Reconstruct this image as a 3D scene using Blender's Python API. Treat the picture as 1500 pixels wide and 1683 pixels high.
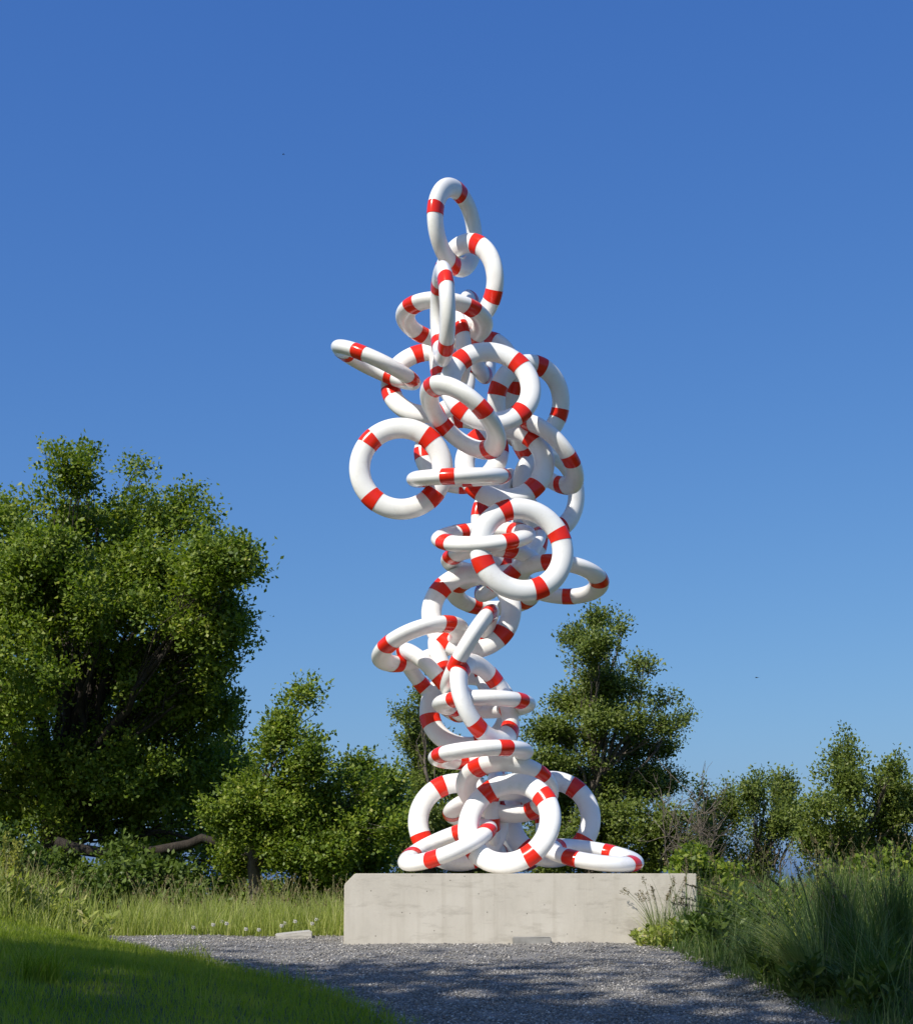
import bpy, bmesh, math, random
import numpy as np
from mathutils import Vector, Matrix

R_ = math.radians
scene = bpy.context.scene
for o in list(bpy.data.objects):
    bpy.data.objects.remove(o)
COL = scene.collection

# ------------------------------------------------------------------ camera, sky, sun, exposure
cam_d = bpy.data.cameras.new('camera')
cam = bpy.data.objects.new('camera', cam_d)
COL.objects.link(cam)
cam.location = (0, 0, .73)
cam.rotation_euler = (R_(90 + 7.0), 0, 0)
cam_d.sensor_fit = 'HORIZONTAL'
cam_d.sensor_width = 36
cam_d.lens = 60
cam_d.shift_y = .1944
cam_d.clip_start = .1
cam_d.clip_end = 9000
scene.camera = cam

SUN_AZ, SUN_EL = 40.0, 43.0            # degrees left of straight behind the camera, elevation
S = Vector((-math.sin(R_(SUN_AZ)) * math.cos(R_(SUN_EL)), -math.cos(R_(SUN_AZ)) * math.cos(R_(SUN_EL)), math.sin(R_(SUN_EL))))
world = bpy.data.worlds.new('World')
scene.world = world
world.use_nodes = True
wn = world.node_tree
bg = wn.nodes['Background']
sky = wn.nodes.new('ShaderNodeTexSky')
sky.sky_type = 'NISHITA'
sky.sun_disc = False
sky.sun_elevation = R_(SUN_EL)
sky.sun_rotation = R_(180 + SUN_AZ)
sky.altitude = 0
sky.air_density = .85
sky.dust_density = 1.5
sky.ozone_density = 2.2
# film response for the sky: each channel of the Nishita colour gets its own contrast, everywhere in the dome
sp_ = wn.nodes.new('ShaderNodeSeparateColor'); cb_ = wn.nodes.new('ShaderNodeCombineColor')
wn.links.new(sky.outputs[0], sp_.inputs[0])
for ch, (gam, sc_) in enumerate(((1.05, .0622), (.81, .121), (.43, .322))):
    pw = wn.nodes.new('ShaderNodeMath'); pw.operation = 'POWER'; pw.inputs[1].default_value = gam
    ml = wn.nodes.new('ShaderNodeMath'); ml.operation = 'MULTIPLY'; ml.inputs[1].default_value = sc_ * 10 / 1.087
    wn.links.new(sp_.outputs[ch], pw.inputs[0]); wn.links.new(pw.outputs[0], ml.inputs[0]); wn.links.new(ml.outputs[0], cb_.inputs[ch])
wn.links.new(cb_.outputs[0], bg.inputs[0])
bg.inputs[1].default_value = 0.10
sd = bpy.data.lights.new('sun', 'SUN')
sd.energy = 4.9
sd.angle = R_(.53)
sd.color = (1, .95, .86)
so = bpy.data.objects.new('sun', sd)
COL.objects.link(so)
so.rotation_euler = S.to_track_quat('Z', 'Y').to_euler()
so.location = S * 60
vs = scene.view_settings
vs.view_transform = 'Standard'
vs.look = 'None'
vs.exposure = .12
vs.gamma = 1
vs.use_curve_mapping = False

# ------------------------------------------------------------------ helpers
def tag(o, label=None, cat=None, group=None, kind=None):
    if label: o['label'] = label
    if cat: o['category'] = cat
    if group: o['group'] = group
    if kind: o['kind'] = kind
    return o

def link(name, data, mat=None, parent=None):
    o = bpy.data.objects.new(name, data)
    COL.objects.link(o)
    if mat is not None and data is not None and len(data.materials) == 0:
        data.materials.append(mat)
    if parent is not None: o.parent = parent
    return o

def empty(name, loc):
    o = bpy.data.objects.new(name, None)
    o.location = loc
    o.empty_display_size = .2
    COL.objects.link(o)
    return o

def mesh_np(name, V, faces, tint=None, smooth=False):
    """faces: list of int arrays (n,3) / (n,4)"""
    V = np.asarray(V, dtype=np.float32)
    me = bpy.data.meshes.new(name)
    me.vertices.add(len(V))
    me.vertices.foreach_set('co', V.ravel())
    loops = np.concatenate([np.asarray(f, dtype=np.int32).ravel() for f in faces])
    cnt = np.concatenate([np.full(len(f), np.asarray(f).shape[1], dtype=np.int32) for f in faces])
    start = np.concatenate([[0], np.cumsum(cnt)[:-1]]).astype(np.int32)
    me.loops.add(len(loops))
    me.loops.foreach_set('vertex_index', loops)
    me.polygons.add(len(cnt))
    me.polygons.foreach_set('loop_start', start)
    me.polygons.foreach_set('loop_total', cnt)
    if smooth:
        me.polygons.foreach_set('use_smooth', np.ones(len(cnt), dtype=bool))
    if tint is not None:
        a = me.attributes.new('tint', 'FLOAT', 'POINT')
        a.data.foreach_set('value', np.asarray(tint, dtype=np.float32))
    me.update(calc_edges=True)
    me.validate()
    return me

class MB:
    """collects tubes into one mesh"""
    def __init__(s): s.V = []; s.F = []; s.n = 0
    def tube(s, pts, radii, sides=6):
        pts = np.asarray(pts, float); k = len(pts)
        radii = np.broadcast_to(np.asarray(radii, float), (k,))
        t = np.gradient(pts, axis=0); t /= np.linalg.norm(t, axis=1)[:, None] + 1e-9
        ref = np.array([.31, .17, .93]) if abs(t[0, 2]) < .85 else np.array([.93, .2, .1])
        a = np.cross(t, ref); a /= np.linalg.norm(a, axis=1)[:, None] + 1e-9
        b = np.cross(t, a)
        ang = np.linspace(0, 2 * math.pi, sides, endpoint=False)
        P = pts[:, None, :] + radii[:, None, None] * (np.cos(ang)[None, :, None] * a[:, None, :] + np.sin(ang)[None, :, None] * b[:, None, :])
        i = np.arange(k - 1)[:, None] * sides; j = np.arange(sides)[None, :]; j2 = (j + 1) % sides
        f = np.stack([i + j, i + j2, i + sides + j2, i + sides + j], -1).reshape(-1, 4) + s.n
        s.V.append(P.reshape(-1, 3)); s.F.append(f); s.n += k * sides
    def mesh(s, name, smooth=True):
        return mesh_np(name, np.concatenate(s.V), [np.concatenate(s.F)], smooth=smooth)

def nodes(m):
    m.use_nodes = True
    return m.node_tree, m.node_tree.nodes['Principled BSDF']

def simple(name, col, rough=.5, **kw):
    m = bpy.data.materials.new(name)
    nt, p = nodes(m)
    p.inputs['Base Color'].default_value = (*col, 1)
    p.inputs['Roughness'].default_value = rough
    for k, v in kw.items(): p.inputs[k.replace('_', ' ')].default_value = v
    return m

def ramp(nt, fac, stops):
    r = nt.nodes.new('ShaderNodeValToRGB')
    e = r.color_ramp.elements
    while len(e) < len(stops): e.new(.5)
    for q, (pos, c) in zip(e, stops):
        q.position = pos; q.color = (*c, 1)
    nt.links.new(fac, r.inputs[0])
    return r.outputs[0]

def noise(nt, scale, detail=4, rough=.55, vec=None):
    n = nt.nodes.new('ShaderNodeTexNoise')
    n.inputs['Scale'].default_value = scale
    n.inputs['Detail'].default_value = detail
    n.inputs['Roughness'].default_value = rough
    if vec is not None: nt.links.new(vec, n.inputs['Vector'])
    return n.outputs[0]

def objvec(nt):
    t = nt.nodes.new('ShaderNodeTexCoord')
    return t.outputs['Object']

def bump(nt, p, h, strength, dist):
    b = nt.nodes.new('ShaderNodeBump')
    b.inputs['Strength'].default_value = strength
    b.inputs['Distance'].default_value = dist
    nt.links.new(h, b.inputs['Height'])
    nt.links.new(b.outputs[0], p.inputs['Normal'])

def leaf_mat(name, stops, trans=.35, rough=.5, tcol=(1.35, 1.5, .5)):
    m = bpy.data.materials.new(name)
    nt, p = nodes(m)
    at = nt.nodes.new('ShaderNodeAttribute'); at.attribute_name = 'tint'
    c = ramp(nt, at.outputs['Fac'], stops)
    nt.links.new(c, p.inputs['Base Color'])
    p.inputs['Roughness'].default_value = rough
    p.inputs['Specular IOR Level'].default_value = .35
    tr = nt.nodes.new('ShaderNodeBsdfTranslucent')
    mul = nt.nodes.new('ShaderNodeMix'); mul.data_type = 'RGBA'; mul.blend_type = 'MULTIPLY'
    mul.inputs[0].default_value = 1
    nt.links.new(c, mul.inputs[6]); mul.inputs[7].default_value = (*tcol, 1)
    nt.links.new(mul.outputs[2], tr.inputs[0])
    mx = nt.nodes.new('ShaderNodeMixShader'); mx.inputs[0].default_value = trans
    nt.links.new(p.outputs[0], mx.inputs[1]); nt.links.new(tr.outputs[0], mx.inputs[2])
    nt.links.new(mx.outputs[0], nt.nodes['Material Output'].inputs[0])
    return m

# ------------------------------------------------------------------ terrain
LAWN_Y = [2, 9.88, 10.86, 11.77, 12.92, 14.66, 16.1, 18.1, 19.2, 21]
LAWN_X = [1.6, -.35, -.64, -1.07, -1.70, -2.7, -3.5, -4.45, -4.7, -4.8]
BED_Y = [2, 9.88, 11.2, 12.33, 13.77, 15.5, 16.5, 17.5]
BED_X = [2.9, 2.29, 2.2, 2.14, 2.06, 2.02, 1.85, 1.8]

def sst(a, b, x):
    t = np.clip((x - a) / (b - a), 0, 1)
    return t * t * (3 - 2 * t)

def HT(x, y):
    x = np.asarray(x, float); y = np.asarray(y, float)
    z = -.87 * np.maximum(0, 1 - np.maximum(y, -4) / 16.6) ** 1.6
    z = z - 6.8 * sst(25, 62, y) - 6 * sst(62, 160, y)
    dl = np.maximum(0, np.interp(y, LAWN_Y, LAWN_X) - x)
    z = z + .75 * (1 - np.exp(-dl * .17)) * (1 - sst(20, 27, y)) + .62 * sst(.1, 2.1, dl) * sst(14.8, 17.6, y) * (1 - sst(20, 27, y)) * (1 - sst(20, 27, y))
    dr = np.maximum(0, x - np.interp(y, BED_Y, BED_X))
    z = z + .38 * (1 - np.exp(-dr * .3)) * (1 - sst(20, 27, y))
    z = z + .03 * np.sin(x * 1.3 + .5) * np.sin(y * .9) * np.minimum(1, (dl + dr) * .5) + .012 * np.sin(x * 2.7 + 1) * np.sin(y * 2.1 + x)
    return z

def grid_mesh(name, xs, ys, zf):
    X, Y = np.meshgrid(xs, ys)
    V = np.stack([X, Y, zf(X, Y)], -1).reshape(-1, 3)
    nx, ny = len(xs), len(ys)
    i = np.arange(ny - 1)[:, None] * nx; j = np.arange(nx - 1)[None, :]
    F = np.stack([i + j, i + j + 1, i + nx + j + 1, i + nx + j], -1).reshape(-1, 4)
    return mesh_np(name, V, [F], smooth=True)

def soil_mat():
    m = bpy.data.materials.new('soil'); nt, p = nodes(m); v = objvec(nt)
    c = ramp(nt, noise(nt, 3.0, 8, .7, v), [(.3, (.04, .055, .010)), (.55, (.085, .11, .022)), (.8, (.10, .105, .04))])
    nt.links.new(c, p.inputs['Base Color']); p.inputs['Roughness'].default_value = .95
    bump(nt, p, noise(nt, 40, 4, .7, v), .8, .03)
    return m

def sink(X, Y):
    """ground under the gravel bed lies a few cm lower"""
    l = np.interp(Y, LAWN_Y, LAWN_X); r = np.interp(Y, BED_Y, BED_X)
    inside = sst(-.05, .12, X - l) * sst(-.05, .12, r - X) * (1 - sst(19.2, 19.6, Y))
    return HT(X, Y) - .05 * inside

xs = np.concatenate([-np.geomspace(9, 900, 40)[::-1], np.arange(-8.8, 8.9, .2), np.geomspace(9, 900, 40)])
ys = np.concatenate([-np.geomspace(1, 300, 18)[::-1], np.arange(0, 30, .2), np.geomspace(30.2, 160, 40)])
tag(link('ground', grid_mesh('ground', xs, ys, sink), soil_mat()), kind='structure')

# gravel path sheet: follows the two edges
def gravel_mat(name='gravel', stone=False):
    m = bpy.data.materials.new(name); nt, p = nodes(m); v = objvec(nt)
    if stone:
        at = nt.nodes.new('ShaderNodeAttribute'); at.attribute_name = 'tint'
        c = ramp(nt, at.outputs['Fac'], [(0, (.15, .14, .128)), (.5, (.22, .208, .19)), (.85, (.34, .32, .29)), (1, (.56, .53, .485))])
    else:
        vo = nt.nodes.new('ShaderNodeTexVoronoi'); vo.inputs['Scale'].default_value = 75
        nt.links.new(v, vo.inputs['Vector'])
        sep = nt.nodes.new('ShaderNodeSeparateColor'); nt.links.new(vo.outputs['Color'], sep.inputs[0])
        c = ramp(nt, sep.outputs[0], [(0, (.10, .10, .10)), (.5, (.22, .21, .195)), (.85, (.33, .315, .29)), (1, (.48, .455, .42))])
        b = nt.nodes.new('ShaderNodeMath'); b.operation = 'MULTIPLY_ADD'
        nt.links.new(vo.outputs['Distance'], b.inputs[0]); b.inputs[1].default_value = -1.4
        nt.links.new(noise(nt, 18, 3, .6, v), b.inputs[2])
        bump(nt, p, b.outputs[0], 1.0, .012)
    nt.links.new(c, p.inputs['Base Color']); p.inputs['Roughness'].default_value = .85
    return m

yy = np.concatenate([np.arange(-2, 9, .5), np.arange(9, 19.6, .06)])
V = []; nx = 70
rngp = np.random.default_rng(5)
for y in yy:
    l = np.interp(y, LAWN_Y, LAWN_X) - .12 + .05 * math.sin(y * 5.1) + .03 * math.sin(y * 13)
    r = np.interp(y, BED_Y, BED_X) + .12 + .05 * math.sin(y * 4.3 + 1) + .03 * math.sin(y * 11)
    x = np.linspace(l, r, nx)
    z = HT(x, np.full(nx, y)) + .006 + .006 * np.sin(x * 9 + y * 3) * np.sin(y * 7 - x * 2)
    z[0] -= .03; z[-1] -= .03
    V.append(np.stack([x, np.full(nx, y), z], -1))
V = np.concatenate(V)
i = np.arange(len(yy) - 1)[:, None] * nx; j = np.arange(nx - 1)[None, :]
F = np.stack([i + j, i + j + 1, i + nx + j + 1, i + nx + j], -1).reshape(-1, 4)
tag(link('gravel_path', mesh_np('gravel_path', V, [F], smooth=True), gravel_mat()), kind='structure')

# water and far shore
def water_mat():
    m = bpy.data.materials.new('water'); nt, p = nodes(m); v = objvec(nt)
    p.inputs['Base Color'].default_value = (.09, .13, .15, 1); p.inputs['Roughness'].default_value = .05
    bump(nt, p, noise(nt, .8, 4, .6, v), .03, .1)
    return m
xs = np.array([-6000, -1500, 0, 1500, 6000.]); ys = np.array([60, 600, 2000, 7000.])
tag(link('water', grid_mesh('water', xs, ys, lambda X, Y: X * 0 - 8.0), water_mat()), kind='structure')

# loose gravel stones
def stones(n, x0y0, seed, smin, smax):
    g = np.random.default_rng(seed)
    y0, y1 = x0y0
    y = y0 + (y1 - y0) * g.random(n)
    l = np.interp(y, LAWN_Y, LAWN_X) - .06 - .12 * g.random(n) ** 2; r = np.interp(y, BED_Y, BED_X) + .10 + .12 * g.random(n) ** 2
    x = l + (r - l) * g.random(n)
    s = smin + (smax - smin) * g.random(n) ** 2.2
    c = np.stack([x, y, HT(x, y) + .008 + s * .15], -1)
    base = np.array([[1, 0, 0], [-1, 0, 0], [0, 1, 0], [0, -1, 0], [0, 0, 1], [0, 0, -1.]])
    P = base[None] * (s[:, None] * (.6 + .6 * g.random((n, 3))) * np.array([1, 1, .62]))[:, None, :]
    P = P + .35 * s[:, None, None] * (g.random((n, 6, 3)) - .5)
    a = g.random(n) * 6.28; ca, sa = np.cos(a)[:, None], np.sin(a)[:, None]
    X = P[..., 0] * ca - P[..., 1] * sa; Y = P[..., 0] * sa + P[..., 1] * ca
    P = np.stack([X, Y, P[..., 2]], -1) + c[:, None, :]
    f = np.array([[0, 2, 4], [2, 1, 4], [1, 3, 4], [3, 0, 4], [2, 0, 5], [1, 2, 5], [3, 1, 5], [0, 3, 5]])
    F = (f[None] + (np.arange(n) * 6)[:, None, None]).reshape(-1, 3)
    return P.reshape(-1, 3), F, np.repeat(g.random(n) ** 1.3, 6)
A = stones(42000, (9.3, 13.2), 1, .004, .017); B = stones(20000, (13.2, 19.0), 2, .006, .020)
tag(link('gravel_stones', mesh_np('gravel_stones', np.concatenate([A[0], B[0]]), [np.concatenate([A[1], B[1] + len(A[0])])], np.concatenate([A[2], B[2]])),
         gravel_mat('gravel_stone', True)), 'loose grey gravel stones lying on the path', 'gravel', kind='stuff')

# ------------------------------------------------------------------ plinth
def concrete_mat(name, a, b, c_, s=1):
    m = bpy.data.materials.new(name); nt, p = nodes(m); v = objvec(nt)
    mp = nt.nodes.new('ShaderNodeMapping'); nt.links.new(v, mp.inputs[0]); mp.inputs['Scale'].default_value = (1, 1, .55)
    n1 = noise(nt, 1.7 * s, 9, .62, mp.outputs[0])
    base = ramp(nt, n1, [(.28, a), (.5, b), (.72, c_)])
    # smears drawn out sideways
    mp2 = nt.nodes.new('ShaderNodeMapping'); nt.links.new(v, mp2.inputs[0]); mp2.inputs['Scale'].default_value = (.8, 1, 3.2)
    n2 = noise(nt, 3.0, 8, .7, mp2.outputs[0])
    sm = ramp(nt, n2, [(.34, (.80, .79, .78)), (.47, (1, 1, 1))])
    # vertical runs
    mp3 = nt.nodes.new('ShaderNodeMapping'); nt.links.new(v, mp3.inputs[0]); mp3.inputs['Scale'].default_value = (9, 9, .4)
    st = ramp(nt, noise(nt, 1.2, 5, .6, mp3.outputs[0]), [(.30, (.90, .89, .875)), (.46, (1, 1, 1))])
    # blowholes
    vo = nt.nodes.new('ShaderNodeTexVoronoi'); vo.inputs['Scale'].default_value = 9; nt.links.new(v, vo.inputs['Vector'])
    hole = ramp(nt, vo.outputs['Distance'], [(.05, (.25, .24, .22)), (.075, (1, 1, 1))])
    cur = base
    for q in (sm, st, hole):
        mx = nt.nodes.new('ShaderNodeMix'); mx.data_type = 'RGBA'; mx.blend_type = 'MULTIPLY'; mx.inputs[0].default_value = .9
        nt.links.new(cur, mx.inputs[6]); nt.links.new(q, mx.inputs[7]); cur = mx.outputs[2]
    nt.links.new(cur, p.inputs['Base Color']); p.inputs['Roughness'].default_value = .82
    bump(nt, p, noise(nt, 30, 6, .6, v), .25, .01)
    return m

PX0, PX1, PY0, PY1, PZ = -1.215, 2.60, 16.60, 19.9, .757
bm = bmesh.new()
prof = [(PX0, -.5), (PX1, -.5), (PX1, PZ), (PX0 + .115, PZ), (PX0, PZ - .118)]
vf = [bm.verts.new((x, PY0, z)) for x, z in prof]
vb = [bm.verts.new((x, PY1, z)) for x, z in prof]
bm.faces.new(vf); bm.faces.new(vb[::-1])
for k in range(5):
    bm.faces.new([vf[k], vb[k], vb[(k + 1) % 5], vf[(k + 1) % 5]])
bmesh.ops.recalc_face_normals(bm, faces=bm.faces)
bmesh.ops.bevel(bm, geom=list(bm.edges), offset=.008, segments=2, affect='EDGES')
me = bpy.data.meshes.new('concrete_plinth'); bm.to_mesh(me); bm.free()
tag(link('concrete_plinth', me, concrete_mat('concrete', (.43, .395, .335), (.52, .48, .41), (.58, .54, .47))),
    'long pale concrete plinth with chamfered corner under the ring sculpture', 'plinth')

# ------------------------------------------------------------------ sculpture
RINGS = [
    ((-0.015, 18.085, 8.740), (-0.191, -0.398, 0.897), (0.471, 0.765, 0.439), -1.02),
    ((0.137, 18.235, 8.083), (-0.105, 0.373, -0.922), (-0.691, 0.639, 0.337), -2.91),
    ((-0.163, 17.014, 7.215), (-0.000, 0.356, -0.934), (-0.129, 0.927, 0.353), -0.81),
    ((-0.150, 18.031, 7.517), (0.993, 0.050, -0.111), (-0.068, 0.985, -0.160), -2.49),
    ((-0.084, 18.380, 7.229), (-0.000, 0.333, -0.943), (-0.364, 0.878, 0.311), -2.16),
    ((0.266, 18.871, 7.614), (-0.225, -0.331, 0.916), (0.247, 0.891, 0.382), 0.14),
    ((0.402, 17.385, 6.468), (-0.966, -0.061, 0.252), (0.227, 0.274, 0.935), 0.54),
    ((-0.994, 18.187, 7.005), (0.905, 0.182, -0.384), (-0.110, 0.973, 0.202), -2.08),
    ((-0.364, 18.745, 6.965), (-0.985, 0.038, -0.170), (-0.150, 0.318, 0.936), 1.45),
    ((0.070, 16.879, 5.928), (0.731, 0.198, -0.653), (-0.310, 0.949, -0.060), -1.38),
    ((0.929, 18.931, 6.769), (0.000, -0.304, 0.953), (0.883, 0.447, 0.143), 1.89),
    ((0.398, 19.249, 7.191), (-0.000, 0.318, -0.948), (-0.706, 0.671, 0.225), -1.36),
    ((-0.644, 17.257, 5.439), (-0.999, -0.035, -0.009), (-0.009, -0.021, 1.000), 0.74),
    ((0.028, 17.007, 5.263), (0.999, -0.011, 0.033), (0.003, 0.976, 0.219), -1.80),
    ((0.582, 17.950, 5.689), (-1.000, 0.030, 0.008), (0.016, 0.263, 0.965), -2.37),
    ((0.062, 18.902, 6.111), (-1.000, 0.003, 0.001), (0.002, 0.255, 0.967), -0.09),
    ((1.101, 18.229, 5.881), (0.668, 0.165, -0.726), (-0.267, 0.963, -0.027), -1.07),
    ((1.175, 18.879, 5.580), (-0.173, -0.235, 0.956), (0.750, 0.598, 0.283), 1.40),
    ((0.682, 18.965, 5.285), (0.000, -0.234, 0.972), (0.254, 0.940, 0.226), 0.37),
    ((0.671, 18.661, 5.056), (-0.342, -0.201, 0.918), (0.718, 0.574, 0.393), -0.88),
    ((0.733, 16.811, 4.382), (-0.765, -0.105, 0.635), (0.608, 0.208, 0.766), 0.49),
    ((0.308, 17.139, 4.603), (-0.998, 0.029, -0.047), (0.008, 0.924, 0.383), -2.15),
    ((0.412, 18.078, 4.515), (1.000, -0.022, -0.005), (0.021, 0.995, -0.098), -2.70),
    ((1.248, 18.159, 4.299), (0.992, -0.045, -0.115), (0.017, 0.972, -0.235), -0.28),
    ((0.661, 18.449, 4.554), (-0.682, 0.172, -0.711), (-0.112, 0.936, 0.333), 0.14),
    ((0.466, 18.821, 4.266), (1.000, -0.024, -0.004), (0.022, 0.969, -0.245), 2.11),
    ((0.175, 17.960, 3.875), (-0.940, 0.068, -0.335), (-0.311, 0.240, 0.920), 1.02),
    ((-0.422, 17.676, 3.434), (0.939, -0.030, 0.341), (0.105, 0.974, -0.203), -2.33),
    ((0.073, 18.202, 3.180), (-0.588, -0.106, 0.802), (0.271, 0.909, 0.318), 0.29),
    ((0.156, 17.499, 3.342), (0.500, -0.132, 0.856), (0.113, 0.990, 0.087), -2.00),
    ((-0.299, 18.104, 3.034), (0.656, 0.106, -0.747), (-0.182, 0.983, -0.020), -1.46),
    ((0.327, 17.303, 2.714), (-0.454, -0.093, 0.886), (0.435, 0.845, 0.312), -0.43),
    ((0.149, 18.464, 2.735), (-1.000, 0.008, 0.001), (0.003, 0.336, 0.942), -0.29),
    ((0.318, 17.557, 2.708), (1.000, -0.018, -0.002), (0.018, 0.999, -0.049), 2.48),
    ((0.277, 17.276, 2.098), (0.997, -0.021, 0.068), (0.026, 0.997, -0.071), -1.03),
    ((0.590, 17.777, 1.739), (0.992, -0.026, -0.124), (-0.050, 0.820, -0.570), -2.36),
    ((0.429, 18.508, 1.566), (0.985, -0.031, 0.172), (0.074, 0.965, -0.252), 0.05),
    ((0.586, 17.076, 1.318), (-0.788, 0.048, -0.614), (-0.518, 0.487, 0.703), -3.08),
    ((0.022, 18.309, 1.375), (-1.000, 0.001, 0.000), (0.000, 0.209, 0.978), 1.10),
    ((-0.104, 17.400, 1.081), (-0.927, 0.002, -0.375), (-0.077, 0.978, 0.196), -1.16),
    ((1.551, 17.567, 0.966), (-0.984, 0.085, 0.158), (0.110, 0.981, 0.161), -2.70),
    ((1.150, 18.598, 1.422), (-0.998, 0.062, 0.002), (0.015, 0.206, 0.978), 2.23),
    ((0.799, 19.096, 1.395), (-0.173, -0.027, 0.984), (0.624, 0.771, 0.131), 3.13),
    ((0.512, 18.601, 1.481), (0.000, -0.040, 0.999), (0.187, 0.982, 0.040), -0.25),
]
RING_R, RING_A, RING_B = .482, .122, .090

def white_mat():
    m = bpy.data.materials.new('white_gloss'); nt, p = nodes(m); v = objvec(nt)
    c = ramp(nt, noise(nt, 4, 6, .6, v), [(.3, (.82, .81, .785)), (.6, (.86, .855, .835))])
    nt.links.new(c, p.inputs['Base Color'])
    mpw = nt.nodes.new('ShaderNodeMapping'); nt.links.new(v, mpw.inputs[0]); mpw.inputs['Scale'].default_value = (2.2, 2.2, 2.2)
    dirt = ramp(nt, noise(nt, 2.5, 9, .72, mpw.outputs[0]), [(.30, (.86, .845, .81)), (.46, (1, 1, 1))])
    mxw = nt.nodes.new('ShaderNodeMix'); mxw.data_type = 'RGBA'; mxw.blend_type = 'MULTIPLY'; mxw.inputs[0].default_value = .8
    nt.links.new(c, mxw.inputs[6]); nt.links.new(dirt, mxw.inputs[7]); nt.links.new(mxw.outputs[2], p.inputs['Base Color'])
    p.inputs['Coat Weight'].default_value = .3; p.inputs['Coat Roughness'].default_value = .06
    r = nt.nodes.new('ShaderNodeMapRange'); nt.links.new(noise(nt, 9, 4, .6, v), r.inputs[0])
    r.inputs[3].default_value = .22; r.inputs[4].default_value = .42
    nt.links.new(r.outputs[0], p.inputs['Roughness'])
    return m
def red_mat():
    m = bpy.data.materials.new('red_gloss'); nt, p = nodes(m); v = objvec(nt)
    c = ramp(nt, noise(nt, 5, 4, .6, v), [(.3, (.67, .020, .009)), (.7, (.75, .030, .012))])
    nt.links.new(c, p.inputs['Base Color'])
    p.inputs['Roughness'].default_value = .2; p.inputs['Coat Weight'].default_value = .1; p.inputs['Coat Roughness'].default_value = .05; p.inputs['Specular IOR Level'].default_value = .35
    return m
WHITE, RED = white_mat(), red_mat()
SEAM = simple('white_tape', (.84, .82, .79), .35)

def torus(name, a0, a1, nu, nv, grow=0.0, closed=True):
    th = np.linspace(a0, a1, nu, endpoint=not closed); ph = np.linspace(0, 2 * math.pi, nv, endpoint=False)
    T, P = np.meshgrid(th, ph, indexing='ij')
    A, B = RING_A + grow, RING_B + grow
    rr = RING_R + A * np.cos(P)
    V = np.stack([rr * np.cos(T), rr * np.sin(T), B * np.sin(P)], -1).reshape(-1, 3)
    m = nu if closed else nu - 1
    i = np.arange(m)[:, None]; i2 = (i + 1) % nu; j = np.arange(nv)[None, :]; j2 = (j + 1) % nv
    F = np.stack([i * nv + j, i2 * nv + j, i2 * nv + j2, i * nv + j2], -1).reshape(-1, 4)
    return mesh_np(name, V, [F], smooth=True)
BW = .141
ring_me = torus('life_ring', 0, 2 * math.pi, 112, 32); ring_me.materials.append(WHITE)
band_me = torus('red_band', -BW, BW, 9, 32, .0035, False); band_me.materials.append(RED)
seam_me = torus('seam', -BW - .012, BW + .012, 9, 32, .0018, False); seam_me.materials.append(SEAM)

sc_root = tag(empty('life_ring_sculpture', (.5, 17.9, PZ)), 'tall tower of interlocked white life rings with red bands standing on concrete plinth', 'sculpture')
base = Vector((.5, 17.9, PZ))
for P, u, w, ph in RINGS:
    u = Vector(u).normalized(); w = Vector(w); w = (w - u * w.dot(u)).normalized(); n = u.cross(w)
    ro = link('life_ring', ring_me, None, sc_root)
    M = Matrix((u, w, n)).transposed().to_4x4(); M.translation = Vector(P) - base
    ro.matrix_local = M
    for k in range(4):
        bo = link('red_band', band_me, None, ro)
        bo.rotation_euler = (0, 0, ph + k * math.pi / 2)

# ------------------------------------------------------------------ foliage
def leaf_geo(g, P, D, size, wid=.62, N=None):
    """folded diamond leaves: P base points, D axis directions"""
    n = len(P)
    D = D / (np.linalg.norm(D, axis=1)[:, None] + 1e-9)
    r = g.normal(size=(n, 3)); r[:, 2] *= .6
    if N is not None: r = N + g.normal(size=(n, 3)) * .42
    b = np.cross(D, r); b /= np.linalg.norm(b, axis=1)[:, None] + 1e-9
    nn = np.cross(D, b)
    L = size * (.6 + .8 * g.random(n))
    W = L * wid * .5
    mid = P + D * (L * .52)[:, None]
    V = np.stack([P, mid + b * W[:, None] + nn * (W * .35)[:, None], P + D * L[:, None] - nn * (L * .12)[:, None], mid - b * W[:, None] + nn * (W * .35)[:, None]], 1)
    F = (np.arange(n) * 4)[:, None] + np.array([0, 1, 2, 3])
    return V.reshape(-1, 3), F

def gapnoise(g, P, wl):
    v = np.zeros(len(P))
    for k in range(5):
        d = g.normal(size=3); d /= np.linalg.norm(d)
        v += np.sin(P @ d * (6.28 / (wl * (.6 + .8 * g.random()))) + g.random() * 6.28)
    return v / 2.2

BARK = None
def bark_mat(name, a, b):
    m = bpy.data.materials.new(name); nt, p = nodes(m); v = objvec(nt)
    mp = nt.nodes.new('ShaderNodeMapping'); nt.links.new(v, mp.inputs[0]); mp.inputs['Scale'].default_value = (6, 6, 1.2)
    c = ramp(nt, noise(nt, 2.2, 6, .7, mp.outputs[0]), [(.3, a), (.7, b)])
    nt.links.new(c, p.inputs['Base Color']); p.inputs['Roughness'].default_value = .95
    bump(nt, p, noise(nt, 4, 6, .7, mp.outputs[0]), .9, .05)
    return m

def bez(a, b, g, sag=.15, k=7, wob=.06):
    a = np.asarray(a, float); b = np.asarray(b, float)
    L = np.linalg.norm(b - a)
    m = a * .5 + b * .5 + np.array([0, 0, sag * L]) + g.normal(size=3) * L * .09
    t = np.linspace(0, 1, k)[:, None]
    p = (1 - t) ** 2 * a + 2 * t * (1 - t) * m + t * t * b
    w = np.sin(t * math.pi)
    for f in (1.3, 2.4, 4.1):
        p += w * np.sin(t * 6.28 * f + g.random((1, 3)) * 6.28) * L * wob * .35 / f
    return p

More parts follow.
